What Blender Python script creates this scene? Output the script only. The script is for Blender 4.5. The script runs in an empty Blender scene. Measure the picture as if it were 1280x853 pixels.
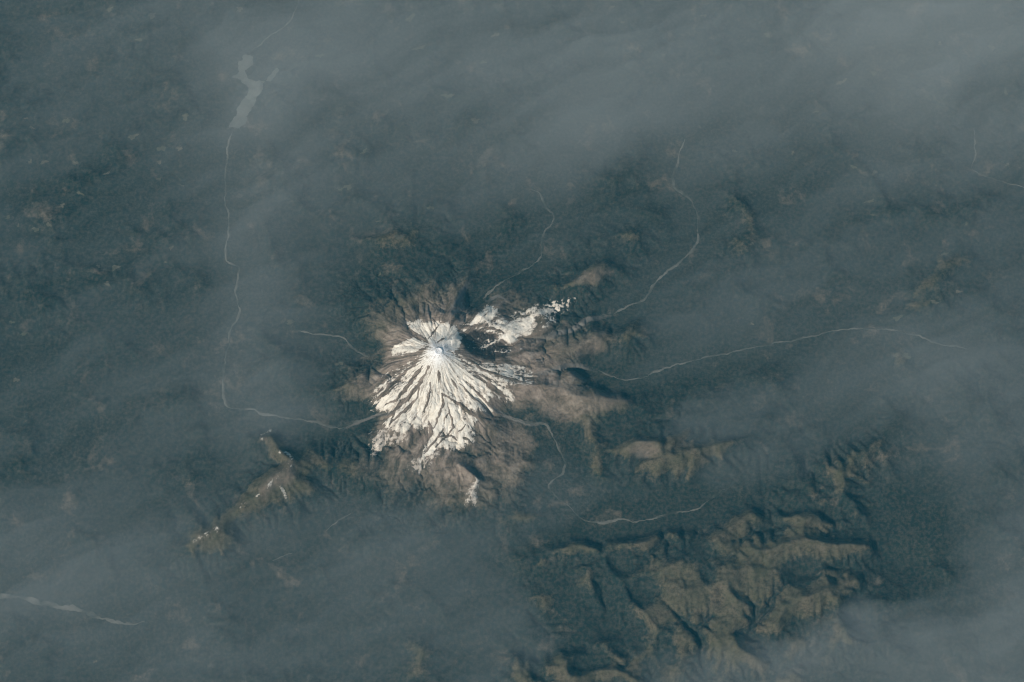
import bpy, math, heapq
import numpy as np
from mathutils import Vector

# ------------------------------------------------------------------ camera, world, sun, exposure
sc = bpy.context.scene
col = sc.collection
S, D, TILT = 40.0, 100000.0, math.radians(20)        # metres per photo pixel, camera distance, tilt off the vertical
CAM = np.array([0.0, -D*math.sin(TILT), D*math.cos(TILT)])
UP = np.array([0.0, math.cos(TILT), math.sin(TILT)])
FW = np.array([0.0, math.sin(TILT), -math.cos(TILT)])
cam = bpy.data.cameras.new('camera')
cam.sensor_width = 36.0
cam.angle = 2*math.atan(640*S/D)
cam.clip_start, cam.clip_end = 100.0, 1.0e6
cam_ob = bpy.data.objects.new('camera', cam)
cam_ob.location = CAM
cam_ob.rotation_euler = (TILT, 0, 0)
col.objects.link(cam_ob)
sc.camera = cam_ob

SUN_EL, SUN_AZ = math.radians(45), math.radians(228)  # azimuth clockwise from +Y
world = bpy.data.worlds.new('World')
sc.world = world
world.use_nodes = True
wn = world.node_tree
sky = wn.nodes.new('ShaderNodeTexSky')
sky.sky_type = 'NISHITA'
sky.sun_disc = False
sky.sun_elevation, sky.sun_rotation = SUN_EL, SUN_AZ
bg = wn.nodes['Background']
bg.inputs['Strength'].default_value = 0.06
wn.links.new(sky.outputs[0], bg.inputs['Color'])
sun = bpy.data.lights.new('sun', 'SUN')
sun.energy, sun.angle, sun.color = 4.3, math.radians(0.5), (1.0, 0.94, 0.85)
sun_ob = bpy.data.objects.new('sun', sun)
sdir = Vector((math.cos(SUN_EL)*math.sin(SUN_AZ), math.cos(SUN_EL)*math.cos(SUN_AZ), math.sin(SUN_EL)))
sun_ob.rotation_euler = (-sdir).to_track_quat('-Z', 'Y').to_euler()
col.objects.link(sun_ob)
sc.view_settings.view_transform = 'Standard'
sc.view_settings.look = 'None'
sc.view_settings.exposure = 0.0
sc.view_settings.gamma = 1.0
sc.cycles.max_bounces = 6
sc.cycles.volume_bounces = 2
sc.cycles.diffuse_bounces = 2
sc.cycles.use_denoising = True
sc.cycles.use_adaptive_sampling = False
sc.cycles.filter_width = 1.1

# ------------------------------------------------------------------ helpers
def W(px, py, z=0.0):
    """photo point -> place on the level z"""
    dx, dy = (px-640)*S/D, (426.5-py)*S/D
    d = FW + UP*dy + np.array([1.0, 0, 0])*dx
    t = (z-CAM[2])/d[2]
    p = CAM + d*t
    return p[0], p[1]

def proj(x, y, z):
    rx, ry, rz = x-CAM[0], y-CAM[1], z-CAM[2]
    f = ry*FW[1] + rz*FW[2]
    u = ry*UP[1] + rz*UP[2]
    return 640 + rx/f*D/S, 426.5 - u/f*D/S

_rng = np.random.RandomState(7)
_P = _rng.permutation(1024).astype(np.int32)
_P = np.concatenate([_P, _P])
_GA = _rng.rand(1024)*2*np.pi
_GX, _GY = np.cos(_GA).astype(np.float32), np.sin(_GA).astype(np.float32)

def noise(x, y, seed=0):
    xi, yi = np.floor(x), np.floor(y)
    fx, fy = (x-xi).astype(np.float32), (y-yi).astype(np.float32)
    xi = (xi.astype(np.int64) + seed*131) & 1023
    yi = (yi.astype(np.int64) + seed*57) & 1023
    x1, y1 = (xi+1) & 1023, (yi+1) & 1023
    def g(ix, iy, dx, dy):
        h = _P[_P[ix] + iy]
        return _GX[h]*dx + _GY[h]*dy
    u = fx*fx*fx*(fx*(fx*6-15)+10)
    v = fy*fy*fy*(fy*(fy*6-15)+10)
    a = g(xi, yi, fx, fy); b = g(x1, yi, fx-1, fy)
    c = g(xi, y1, fx, fy-1); d = g(x1, y1, fx-1, fy-1)
    return (a+(b-a)*u) + ((c+(d-c)*u)-(a+(b-a)*u))*v

def fbm(x, y, wl, octv=5, seed=0, gain=0.5, ridged=False):
    out, amp, tot = 0.0, 1.0, 0.0
    for i in range(octv):
        n = noise(x/wl + 17.3*i, y/wl - 9.1*i, seed+i)*1.6
        if ridged: n = 1-2*np.abs(n)
        out = out + amp*n
        tot += amp
        amp *= gain
        wl *= 0.5
    return out/tot*(1.5 if not ridged else 1.0)

def sstep(a, b, x):
    t = np.clip((x-a)/(b-a), 0, 1)
    return t*t*(3-2*t)

def seg_dist(x, y, pts, vals=None, side=False):
    """distance to a polyline and the value carried along it"""
    best = np.full(x.shape, 1e12)
    val = np.zeros(x.shape)
    lee = np.zeros(x.shape)
    for k in range(len(pts)-1):
        (ax, ay), (bx, by) = pts[k], pts[k+1]
        vx, vy = bx-ax, by-ay
        t = np.clip(((x-ax)*vx + (y-ay)*vy)/(vx*vx+vy*vy+1e-9), 0, 1)
        d = (x-ax-t*vx)**2 + (y-ay-t*vy)**2
        m = d < best
        best = np.where(m, d, best)
        if vals is not None:
            val = np.where(m, vals[k]+(vals[k+1]-vals[k])*t, val)
            lee = np.where(m, (x-ax-t*vx)*0.5 + (y-ay-t*vy)*0.866, lee)
    if side: return np.sqrt(best), val, lee/np.sqrt(best+1)
    return np.sqrt(best), val

def poly_sd(x, y, pts):
    """signed distance to a closed outline, positive inside"""
    best = np.full(x.shape, 1e12)
    inside = np.zeros(x.shape, bool)
    n = len(pts)
    for k in range(n):
        (ax, ay), (bx, by) = pts[k], pts[(k+1) % n]
        vx, vy = bx-ax, by-ay
        t = np.clip(((x-ax)*vx + (y-ay)*vy)/(vx*vx+vy*vy+1e-9), 0, 1)
        best = np.minimum(best, (x-ax-t*vx)**2 + (y-ay-t*vy)**2)
        c = (ay > y) != (by > y)
        inside ^= c & (x < vx*(y-ay)/(by-ay if by != ay else 1e-9) + ax)
    d = np.sqrt(best)
    return np.where(inside, d, -d)

def cubic(grid, x0, y0, d, x, y):
    """Catmull-Rom sample of a regular grid"""
    ny, nx = grid.shape
    u = np.clip((x-x0)/d, 1, nx-3.001); v = np.clip((y-y0)/d, 1, ny-3.001)
    i, j = u.astype(int), v.astype(int)
    fu, fv = u-i, v-j
    def wts(t):
        return (-.5*t+t*t-.5*t**3, 1-2.5*t*t+1.5*t**3, .5*t+2*t*t-1.5*t**3, -.5*t*t+.5*t**3)
    wu, wv = wts(fu), wts(fv)
    out = 0.0
    for b in range(4):
        row = 0.0
        for a in range(4):
            row = row + wu[a]*grid[j-1+b, i-1+a]
        out = out + wv[b]*row
    return out

def erode(h, d, iters, K, talus, m=0.5, diff=0.08):
    """water wears a height map down along its own drainage"""
    ny, nx = h.shape
    n = nx*ny
    # fill the hollows once so that every cell drains to the edge
    hl = h.ravel().tolist()
    done = bytearray(n)
    q = []
    for i in range(n):
        r, c = divmod(i, nx)
        if r == 0 or c == 0 or r == ny-1 or c == nx-1:
            q.append((hl[i], i)); done[i] = 1
    heapq.heapify(q)
    push, pop = heapq.heappush, heapq.heappop
    offs = (-nx-1, -nx, -nx+1, -1, 1, nx-1, nx, nx+1)
    while q:
        z, i = pop(q)
        if i < nx or i >= n-nx: 
            continue
        c = i % nx
        if c == 0 or c == nx-1:
            # look inward only
            k = i+1 if c == 0 else i-1
            if not done[k]:
                done[k] = 1
                if hl[k] < z: hl[k] = z + 1e-3*d
                push(q, (hl[k], k))
            continue
        for o in offs:
            k = i+o
            if not done[k]:
                done[k] = 1
                if hl[k] < z: hl[k] = z + 1e-3*d
                push(q, (hl[k], k))
    for i in range(n):
        if not done[i]: pass
    h = np.array(hl).reshape(ny, nx)
    idx = np.arange(n).reshape(ny, nx)
    nb = [(-1,-1,1.4142), (-1,0,1), (-1,1,1.4142), (0,-1,1), (0,1,1), (1,-1,1.4142), (1,0,1), (1,1,1.4142)]
    for it in range(iters):
        best = np.zeros((ny-2, nx-2)); rec = idx[1:-1, 1:-1].copy(); ln = np.ones((ny-2, nx-2))
        cz = h[1:-1, 1:-1]
        for dr, dc, L in nb:
            s = (cz - h[1+dr:ny-1+dr, 1+dc:nx-1+dc])/L
            mk = s > best
            best = np.where(mk, s, best)
            rec = np.where(mk, idx[1+dr:ny-1+dr, 1+dc:nx-1+dc], rec)
            ln = np.where(mk, L, ln)
        R = idx.copy(); R[1:-1, 1:-1] = rec
        L_ = np.ones((ny, nx)); L_[1:-1, 1:-1] = ln
        order = np.argsort(h, axis=None)[::-1]
        rl = R.ravel().tolist()
        A = [1.0]*n
        ol = order.tolist()
        for i in ol:
            r = rl[i]
            if r != i: A[r] += A[i]
        F = (np.ravel(K)*(np.array(A))**m/L_.ravel()).tolist()
        hl = h.ravel().tolist()
        for i in reversed(ol):
            r = rl[i]
            if r != i:
                f = F[i]
                hl[i] = (hl[i] + f*hl[r])/(1+f)
        h = np.array(hl).reshape(ny, nx)
        # slopes steeper than the talus angle creep
        lap = (h[:-2,1:-1]+h[2:,1:-1]+h[1:-1,:-2]+h[1:-1,2:]-4*h[1:-1,1:-1])/4
        gx = np.abs(h[1:-1,2:]-h[1:-1,:-2])/(2*d); gy = np.abs(h[2:,1:-1]-h[:-2,1:-1])/(2*d)
        steep = np.clip((np.hypot(gx, gy)-talus)/talus, 0, 1)
        h[1:-1,1:-1] += lap*(diff+0.5*steep)
    return h, np.array(A).reshape(ny, nx)

def tag(o, label=None, cat=None, kind=None, group=None):
    if label: o['label'] = label
    if cat: o['category'] = cat
    if kind: o['kind'] = kind
    if group: o['group'] = group
    return o

def mesh_obj(name, co, faces, mat, attrs=None, parent=None, smooth=True, sizes=4):
    me = bpy.data.meshes.new(name)
    faces = np.asarray(faces).reshape(-1, sizes)
    nf = len(faces)
    me.vertices.add(len(co)); me.vertices.foreach_set('co', np.asarray(co, np.float32).ravel())
    me.loops.add(nf*sizes); me.loops.foreach_set('vertex_index', np.asarray(faces, np.int32).ravel())
    me.polygons.add(nf)
    me.polygons.foreach_set('loop_start', np.arange(nf, dtype=np.int32)*sizes)
    if smooth: me.polygons.foreach_set('use_smooth', np.ones(nf, bool))
    for k, v in (attrs or {}).items():
        a = me.attributes.new(k, 'FLOAT', 'POINT')
        a.data.foreach_set('value', np.asarray(v, np.float32))
    me.update(calc_edges=True)
    me.materials.append(mat)
    o = bpy.data.objects.new(name, me)
    col.objects.link(o)
    if parent: o.parent = parent
    return o

# ------------------------------------------------------------------ materials
class NT:
    def __init__(self, name):
        self.m = bpy.data.materials.new(name); self.m.use_nodes = True
        self.t = self.m.node_tree
        self.b = self.t.nodes['Principled BSDF']
        self.geo = None
    def n(self, kind, **kw):
        nd = self.t.nodes.new(kind)
        for k, v in kw.items(): setattr(nd, k, v)
        return nd
    def link(self, a, b): self.t.links.new(a, b)
    def pos(self):
        if self.geo is None: self.geo = self.n('ShaderNodeTexCoord').outputs['Object']
        return self.geo
    def noise(self, wl, detail=5, rough=0.55, dist=0.0):
        nd = self.n('ShaderNodeTexNoise')
        nd.inputs['Scale'].default_value = 1.0/wl
        nd.inputs['Detail'].default_value = detail
        nd.inputs['Roughness'].default_value = rough
        nd.inputs['Distortion'].default_value = dist
        self.link(self.pos(), nd.inputs['Vector'])
        return nd.outputs['Fac']
    def attr(self, name):
        return self.n('ShaderNodeAttribute', attribute_name=name).outputs['Fac']
    def ramp(self, fac, stops):
        r = self.n('ShaderNodeValToRGB')
        e = r.color_ramp.elements
        while len(e) < len(stops): e.new(0.5)
        for el, (p, c) in zip(e, stops):
            el.position = p; el.color = (c[0], c[1], c[2], 1)
        self.link(fac, r.inputs[0])
        return r.outputs[0]
    def mix(self, fac, a, b):
        m = self.n('ShaderNodeMix', data_type='RGBA')
        for s, v in ((m.inputs[0], fac), (m.inputs[6], a), (m.inputs[7], b)):
            if hasattr(v, 'is_output'): self.link(v, s)
            else: s.default_value = v if isinstance(v, float) else (v[0], v[1], v[2], 1)
        return m.outputs[2]
    def math(self, op, a, b=0.0, clamp=False):
        m = self.n('ShaderNodeMath', operation=op, use_clamp=clamp)
        for s, v in ((m.inputs[0], a), (m.inputs[1], b)):
            if hasattr(v, 'is_output'): self.link(v, s)
            else: s.default_value = v
        return m.outputs[0]
    def edge(self, a, nz, width=0.5, amount=0.6):
        """a mask roughened by noise"""
        x = self.math('ADD', a, self.math('MULTIPLY', self.math('SUBTRACT', nz, 0.5), amount*2))
        return self.math('ADD', self.math('DIVIDE', self.math('SUBTRACT', x, 0.5), width), 0.5, clamp=True)
    def finish(self, color, rough=0.9, bump=None, strength=0.5, dist=10.0):
        self.link(color, self.b.inputs['Base Color'])
        self.b.inputs['Roughness'].default_value = rough
        self.b.inputs['Specular IOR Level'].default_value = 0.15
        if bump is not None:
            bp = self.n('ShaderNodeBump')
            bp.inputs['Strength'].default_value = strength
            bp.inputs['Distance'].default_value = dist
            self.link(bump, bp.inputs['Height'])
            self.link(bp.outputs[0], self.b.inputs['Normal'])
        return self.m

def terrain_material():
    t = NT('terrain')
    nf, nm, nl = t.noise(160, 6, 0.65), t.noise(900, 6, 0.6, 0.6), t.noise(4200, 5, 0.6, 0.8)
    forest = t.ramp(nm, [(0.3, (0.008, 0.018, 0.015)), (0.5, (0.016, 0.029, 0.020)), (0.72, (0.038, 0.048, 0.031))])
    forest = t.mix(t.math('MULTIPLY', t.edge(nl, nf, 0.25, 0.35), 0.55), forest, (0.032, 0.040, 0.028))
    forest = t.mix(t.math('MULTIPLY', t.edge(t.noise(700, 6, 0.62), nf, 0.5, 0.15), 0.35), (0.010, 0.019, 0.017), forest)
    bare = t.ramp(nf, [(0.3, (0.042, 0.034, 0.022)), (0.5, (0.080, 0.064, 0.042)), (0.72, (0.165, 0.132, 0.094))])
    bare = t.mix(t.edge(nm, nf, 0.5, 0.4), bare, (0.052, 0.053, 0.029))
    rk = t.math('ADD', t.math('MULTIPLY', t.noise(150, 7, 0.7), 0.55), t.math('ADD', t.math('MULTIPLY', t.attr('streak'), 0.28), 0.225))
    rock = t.ramp(rk, [(0.28, (0.075, 0.056, 0.043)), (0.5, (0.200, 0.154, 0.120)), (0.75, (0.31, 0.25, 0.20))])
    patch = t.noise(1500, 9, 0.66, 0.4)
    forest = t.mix(t.math('MULTIPLY', t.math('DIVIDE', t.math('SUBTRACT', patch, 0.575), 0.07), 0.6, clamp=True), forest, t.ramp(nf, [(0.3, (0.045, 0.042, 0.030)), (0.7, (0.12, 0.10, 0.076))]))
    c = t.mix(t.edge(t.attr('bare'), nf, 0.45, 0.36), forest, bare)
    c = t.mix(t.edge(t.attr('rock'), nf, 1.2, 0.5), c, rock)
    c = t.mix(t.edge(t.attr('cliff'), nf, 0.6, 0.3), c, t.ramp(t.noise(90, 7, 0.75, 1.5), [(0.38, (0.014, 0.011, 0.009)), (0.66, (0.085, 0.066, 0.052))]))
    c = t.mix(t.edge(t.attr('gravel'), nf, 0.5, 0.25), c, (0.155, 0.140, 0.122))
    c = t.mix(t.edge(t.attr('snow_fleck'), t.noise(110, 4, 0.7), 0.25, 0.5), c, (0.52, 0.475, 0.405))
    return t.finish(c, 0.95, t.noise(130, 6, 0.7), 0.6, 22.0)

def snow_material():
    t = NT('snow')
    n1, n2 = t.noise(350, 6, 0.65, 1.0), t.noise(60, 5, 0.6)
    c = t.ramp(n1, [(0.3, (0.63, 0.56, 0.46)), (0.5, (0.75, 0.68, 0.57)), (0.7, (0.83, 0.77, 0.67))])
    c = t.mix(t.attr('fresh'), c, (0.90, 0.90, 0.90))
    c = t.mix(t.edge(t.attr('dirty'), n2, 0.7, 0.5), c, (0.36, 0.30, 0.245))
    return t.finish(c, 0.75, t.noise(90, 6, 0.65), 0.55, 12.0)

def plain_material(name, stops, wl, rough=0.9, bump=4.0):
    t = NT(name)
    return t.finish(t.ramp(t.noise(wl, 5, 0.6), stops), rough, t.noise(wl*0.5, 4), 0.4, bump)

M_TERRAIN = terrain_material()
M_SNOW = snow_material()
M_RIVER = plain_material('river_gravel', [(0.38, (0.035, 0.04, 0.032)), (0.62, (0.135, 0.128, 0.108))], 900)
M_LAKE = plain_material('silty_lake_water', [(0.3, (0.085, 0.092, 0.08)), (0.7, (0.135, 0.135, 0.117))], 900, 0.35, 0.5)
def clearing_material():
    t = NT('clearing_soil')
    c = t.ramp(t.noise(200, 5, 0.65), [(0.3, (0.045, 0.045, 0.033)), (0.7, (0.15, 0.132, 0.10))])
    rnd = t.n('ShaderNodeObjectInfo').outputs['Random']
    c = t.mix(t.math('MULTIPLY', rnd, 0.8), c, (0.07, 0.075, 0.05))
    return t.finish(c, 0.95, t.noise(90, 5), 0.5, 8.0)
M_CLEAR = clearing_material()

def volume_material(name, color, density, aniso=0.0):
    m = bpy.data.materials.new(name); m.use_nodes = True
    t = m.node_tree
    for nd in list(t.nodes):
        if nd.type != 'OUTPUT_MATERIAL': t.nodes.remove(nd)
    v = t.nodes.new('ShaderNodeVolumePrincipled')
    v.inputs['Color'].default_value = (*color, 1)
    v.inputs['Density'].default_value = density
    v.inputs['Anisotropy'].default_value = aniso
    t.links.new(v.outputs[0], t.nodes['Material Output'].inputs['Volume'])
    m.volume_intersection_method = 'FAST' if hasattr(m, 'volume_intersection_method') else None
    return m

# ------------------------------------------------------------------ traced lie of the land (photo points)
RIVERS = [
 ('river', 'pale winding river running south from the reservoir, left of the volcano', 2.6,
  [(294,160),(286,176),(284,200),(282,222),(281,247),(284,262),(287,280),(284,302),(280,325),(290,330),(301,333),(298,348),(294,363),(297,378),(301,391),(293,405),(287,418),(284,440),(280,460),(278,480),(281,509),(300,511),(317,512),(326,519),(357,522),(392,527),(422,537),(440,530),(455,524)]),
 ('river', 'faint pale river above the reservoir at the top left', 1.7,
  [(311,68),(318,60),(326,54),(335,47),(352,36),(366,22),(374,4),(376,-20)]),
 ('river', 'short pale hooked river directly north of the snowy volcano', 2.6,
  [(654,232),(665,237),(677,244),(682,257),(693,270),(690,280),(684,287),(676,300),(681,317),(668,330),(652,340),(634,350),(616,360),(604,375)]),
 ('river', 'pale river curving from upper right down to the grey outwash tongue', 3.4,
  [(857,174),(850,188),(846,205),(840,226),(844,237),(856,243),(868,256),(871,268),(874,290),(868,312),(850,328),(832,341),(818,353),(812,368),(800,378),(783,383),(767,393)]),
 ('river', 'long faint river running east across the right of the volcano', 2.0,
  [(748,463),(769,473),(784,477),(805,471),(826,462),(860,452),(900,444),(930,437),(965,430),(1000,424),(1040,414),(1085,410),(1120,413),(1150,420),(1170,430),(1210,436)]),
 ('river', 'pale river from the southeast foot of the volcano bending through the valley north of the brown massif', 2.5,
  [(640,523),(655,529),(672,529),(685,531),(697,558),(708,579),(704,592),(692,600),(684,607),(689,615),(700,624),(710,631),(720,645),(739,654),(761,653),(781,649),(797,653),(826,646),(842,641),(854,640),(872,637),(888,623),(905,612)]),
 ('river', 'broad pale gravel river at the lower left edge', 5.5,
  [(-30,742),(0,747),(25,745),(55,755),(77,759),(99,762),(117,769),(134,775),(147,778),(159,781),(172,780),(182,776)]),
 ('river', 'short straight pale stream southwest of the volcano', 2.2, [(407,666),(414,659),(422,652),(430,646),(440,641)]),
 ('river', 'tiny pale stream below the southwest ridge', 1.6, [(341,702),(352,696),(366,691)]),
 ('river', 'pale stream reaching the western foot of the volcano', 2.6, [(372,414),(395,417),(425,420),(434,428),(440,434),(452,442),(462,447)]),
 ('river', 'faint stream at the upper right edge', 1.6, [(1217,160),(1218,180),(1221,198),(1212,212),(1236,222),(1262,230),(1290,236)]),
]
LAKE = [(313,68),(318,72),(316,82),(311,86),(307,89),(309,96),(313,100),(317,102),(325,99),(331,101),(330,110),(325,118),(319,127),(315,137),(310,146),(306,154),(300,161),(294,162),(287,158),(288,153),(292,148),(296,138),(300,131),(306,121),(311,113),(312,108),(303,104),(298,98),(290,98),(294,94),(298,90),(296,85),(299,80),(302,74),(306,69)]
LAKE_ARM = [(333,102),(338,103),(343,97),(349,89),(347,85),(341,90),(336,95)]

# ridges: crest points (px, py, height), half width in metres, roughness of the sides
RIDGES = [
 ('southwest', 900, [(200,696,700),(219,682,950),(239,680,1150),(257,668,1350),(273,664,1400),(286,647,1200),(304,634,1350),(319,622,1450),(332,608,1600),(348,594,1650),(360,588,1600),(364,575,1500),(350,565,1300),(337,541,1150),(322,551,900)]),
 ('southwest', 600, [(273,664,1400),(290,672,1150),(300,680,800)]),
 ('southwest', 600, [(340,606,1500),(352,617,1250),(358,630,900)]),
 ('massif', 800, [(690,688,950),(715,686,1150),(730,680,1250),(749,685,1300),(777,672,1500),(804,667,1650),(831,660,1650),(850,661,1400),(867,666,1200)]),
 ('massif', 700, [(730,684,1250),(731,710,1200),(741,733,1050),(752,757,800)]),
 ('massif', 800, [(760,700,1250),(777,727,1350),(793,751,1350),(804,767,1300),(822,785,1400),(840,790,1350)]),
 ('massif', 900, [(790,722,1250),(815,719,1450),(842,706,1500),(875,688,1650),(890,676,1600),(905,662,1500),(924,650,1450),(942,640,1450)]),
 ('massif', 750, [(850,740,1450),(900,730,1450),(950,690,1550),(1000,675,1550),(1050,680,1500),(1085,680,1350)]),
 ('massif', 750, [(850,812,1050),(880,786,1250),(897,800,1300),(930,772,1400),(962,790,1300),(985,758,1350),(1020,742,1450),(1070,720,1400)]),
 ('massif', 1200, [(1000,680,1550),(1010,648,1350),(1035,625,1200),(1060,600,1150),(1085,575,900)]),
 ('massif', 800, [(1020,740,1450),(1052,755,1350),(1060,780,1250),(1040,810,1150),(1015,850,1000)]),
 ('massif', 700, [(875,690,1650),(905,735,1350),(922,750,1400),(910,780,1250),(925,808,1450),(945,820,1200)]),
 ('south', 650, [(655,858,1200),(672,830,1350),(700,828,1350),(722,814,1400),(748,804,1250),(770,800,900)]),
 ('south', 700, [(705,866,1300),(722,850,1450),(745,838,1500),(770,838,1450),(795,850,1200)]),
 ('south', 600, [(700,828,1350),(706,850,1200)]),
 ('southeast', 700, [(770,566,900),(784,559,1300),(800,553,1400),(820,552,1350),(850,545,1150),(880,540,800)]),
 ('southeast', 700, [(800,585,900),(820,576,1300),(854,565,1500),(872,559,1500),(893,557,1400),(913,551,1250),(940,545,800)]),
 ('east', 1100, [(640,487,1500),(680,487,1350),(715,497,1300),(745,497,1300),(775,494,1200)]),
 ('east', 700, [(718,470,1250),(740,480,1150),(745,497,1300),(725,515,1200),(712,525,950)]),
 ('east', 800, [(735,530,1000),(742,555,1250),(745,585,950)]),
 ('east', 800, [(712,437,1000),(728,432,1300),(745,426,1250),(758,415,950)]),
 ('northeast', 800, [(768,425,850),(782,415,1150),(790,402,1150),(800,396,800)]),
 ('northeast', 900, [(700,360,900),(725,350,1200),(742,338,1300),(760,330,1000)]),
 ('south_spur', 420, [(580,585,1250),(598,600,1250),(590,620,1150),(575,638,850)]),
 ('north_spur', 500, [(563,395,1600),(572,374,1150),(585,352,850),(600,332,600)]),
 ('north_spur', 700, [(600,398,1500),(620,374,1150),(640,360,900)]),
 ('far', 900, [(905,238,600),(925,250,800),(945,285,700),(930,308,800),(915,320,600)]),
 ('far', 900, [(1145,365,700),(1170,350,950),(1190,330,1000),(1215,320,700)]),
 ('far', 800, [(1105,380,600),(1125,398,900),(1160,385,800)]),
 ('far', 900, [(450,300,700),(480,298,950),(510,296,900),(530,280,700)]),
 ('far', 700, [(775,292,700),(790,289,1000),(805,285,700)]),
 ('far', 900, [(560,175,600),(590,150,850),(610,130,700)]),
 ('far', 800, [(620,650,600),(650,648,850),(690,640,700)]),
 ('far', 900, [(500,800,500),(530,812,900),(525,840,800)]),
 ('far', 900, [(655,745,500),(680,750,900),(700,748,600)]),
 ('far', 900, [(625,690,600),(660,700,850),(690,703,800)]),
 ('far', 800, [(1000,505,400),(960,520,800),(930,528,700)]),
 ('far', 900, [(1060,590,1000),(1090,560,1000),(1130,520,800)]),
 ('far', 900, [(700,775,500),(660,790,800),(645,800,700)]),
]

BOWLS = [  # cirques gnawed into the shaded sides of the massif: photo x, y, half width, half height, depth
 (803,737,17,18,520), (1003,713,25,14,460), (986,635,15,9,360), (1038,641,19,11,360), (1125,703,36,24,420), (1074,769,24,24,500),
 (884,717,9,14,260), (1078,624,24,13,260), (768,738,24,46,300), (775,705,30,14,380), (860,690,30,16,300), (1015,835,14,26,260), (672,838,10,14,360), (735,822,26,14,300),
 (700,500,1,1,0), (835,790,12,10,200), (905,700,14,8,160), (960,655,20,8,140), (650,812,22,10,220),
]
# ------------------------------------------------------------------ heights
ES = 100.0
EX0, EY0 = -34000.0, -23000.0
ENX, ENY = 681, 491
ex = EX0 + ES*np.arange(ENX); ey = EY0 + ES*np.arange(ENY)
EX, EY = np.meshgrid(ex, ey)
PEAK = W(548, 437, 3050)

def cone(X, Y):
    dx, dy = X-PEAK[0], Y-PEAK[1]
    wx = fbm(X, Y, 2600, 4, 40)*420; wy = fbm(X, Y, 2600, 4, 50)*420
    r = np.hypot(dx+wx*sstep(500, 2500, np.hypot(dx, dy)), (dy+wy*sstep(500, 2500, np.hypot(dx, dy))))
    a = np.arctan2(dy, dx)
    R = 2700 + 350*np.cos(a+1.9) + 250*np.cos(2*a-0.4)
    h = 2750*np.exp(-(np.sqrt(r*r+380**2)-380)/R)
    return h, r, a

UPLAND = {}
def macro(X, Y):
    hills = 330 + 330*fbm(X, Y, 5200, 5, 3) + 360*fbm(X, Y, 3400, 6, 9, ridged=True)
    h = np.maximum(hills, 30)
    mx, my = proj(X, Y, np.full(X.shape, 1000.0))
    up = np.zeros(X.shape)
    for cx, cy, ra, rb in ((950,740,190,105), (780,700,110,50), (720,830,90,35), (860,580,110,35), (1060,610,70,60)):
        up = np.maximum(up, np.exp(-(((mx-cx)/ra)**2+((my-cy)/rb)**2)**1.5))
    h = h + 200*up
    UPLAND[X.shape] = up
    for name, w, pts in RIDGES:
        wp = [W(p[0], p[1], p[2]) for p in pts]
        x0, x1 = min(p[0] for p in wp)-5*w, max(p[0] for p in wp)+5*w
        y0, y1 = min(p[1] for p in wp)-5*w, max(p[1] for p in wp)+5*w
        m = (X > x0) & (X < x1) & (Y > y0) & (Y < y1)
        xs, ys = X[m], Y[m]
        d, v, lee = seg_dist(xs, ys, wp, [p[2] for p in pts], True)
        steep = {'massif': 1.5, 'south': 1.3, 'southeast': 1.2}.get(name, 0.5)
        d = np.maximum(d*(1+steep*np.clip(lee, 0, 1)) + 0.42*w*fbm(xs, ys, 2.4*w, 5, 70), 0)
        k = np.exp(-(d/w)**1.25*0.9)
        h[m] = np.maximum(h[m], h[m]*(1-k) + v*k*1.04)
    h = np.maximum(h + up*(620*fbm(X, Y, 2700, 6, 13, 0.55, ridged=True) - 90), 60)
    c, r, a = cone(X, Y)
    h = np.maximum(h, 0)*(1-0.8*np.exp(-(r/3000)**2)) + c
    # bowl torn out of the upper north-east side
    bx, by = W(603, 427, 1900)
    q = ((X-bx)/1150)**2 + ((Y-by)/620)**2
    h = h - 260*np.exp(-q*1.2)
    # broad valley floors for the rivers
    for name, lab, wd, pts in RIVERS:
        wp = [W(p[0], p[1], 200) for p in pts]
        x0, x1 = min(p[0] for p in wp)-3500, max(p[0] for p in wp)+3500
        y0, y1 = min(p[1] for p in wp)-3500, max(p[1] for p in wp)+3500
        m = (X > x0) & (X < x1) & (Y > y0) & (Y < y1)
        d, _ = seg_dist(X[m], Y[m], wp)
        rr = np.hypot(X[m]-PEAK[0], Y[m]-PEAK[1])
        floor = 120 + 700*np.exp(-rr/3500)
        k = np.exp(-(d/900)**2)
        h[m] = np.where(h[m] > floor, h[m]*(1-k*0.92) + floor*k*0.92, h[m])
    return h

h0 = macro(EX, EY) + 45*fbm(EX, EY, 700, 4, 21)
h1, acc = erode(h0, ES, 16, 0.050 + 0.05*UPLAND[EX.shape], 0.66)
kc = 0.08 + 0.80*np.exp(-(np.hypot(EX-PEAK[0], EY-PEAK[1])/4200)**3)
h1 = h1*(1-kc) + h0*kc
hollow = np.zeros(EX.shape)
for px, py, ra, rb, dep in BOWLS:
    bx, by = W(px, py, 1000)
    q = ((EX-bx)/(ra*S))**2 + ((EY-by)/(rb*S*1.06))**2
    q = q*(1+0.5*fbm(EX, EY, 1100, 3, 77))
    h1 = h1 - dep*np.exp(-np.clip(q, 0, 50)**1.5)
    hollow = np.maximum(hollow, min(dep/350, 1)*np.exp(-(np.clip(q, 0, 50)/1.5)**2))

def blur(a, n):
    for ax in (0, 1):
        p = np.concatenate([np.repeat(a.take([0], ax), n+1, ax), a, np.repeat(a.take([-1], ax), n, ax)], ax)
        c = np.cumsum(p, ax)
        a = (np.take(c, range(2*n+1, c.shape[ax]), ax) - np.take(c, range(0, c.shape[ax]-2*n-1), ax))/(2*n+1)
    return a
rise = h1 - blur(blur(h1, 5), 5)
rise = np.tanh(rise/130.0)

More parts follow.
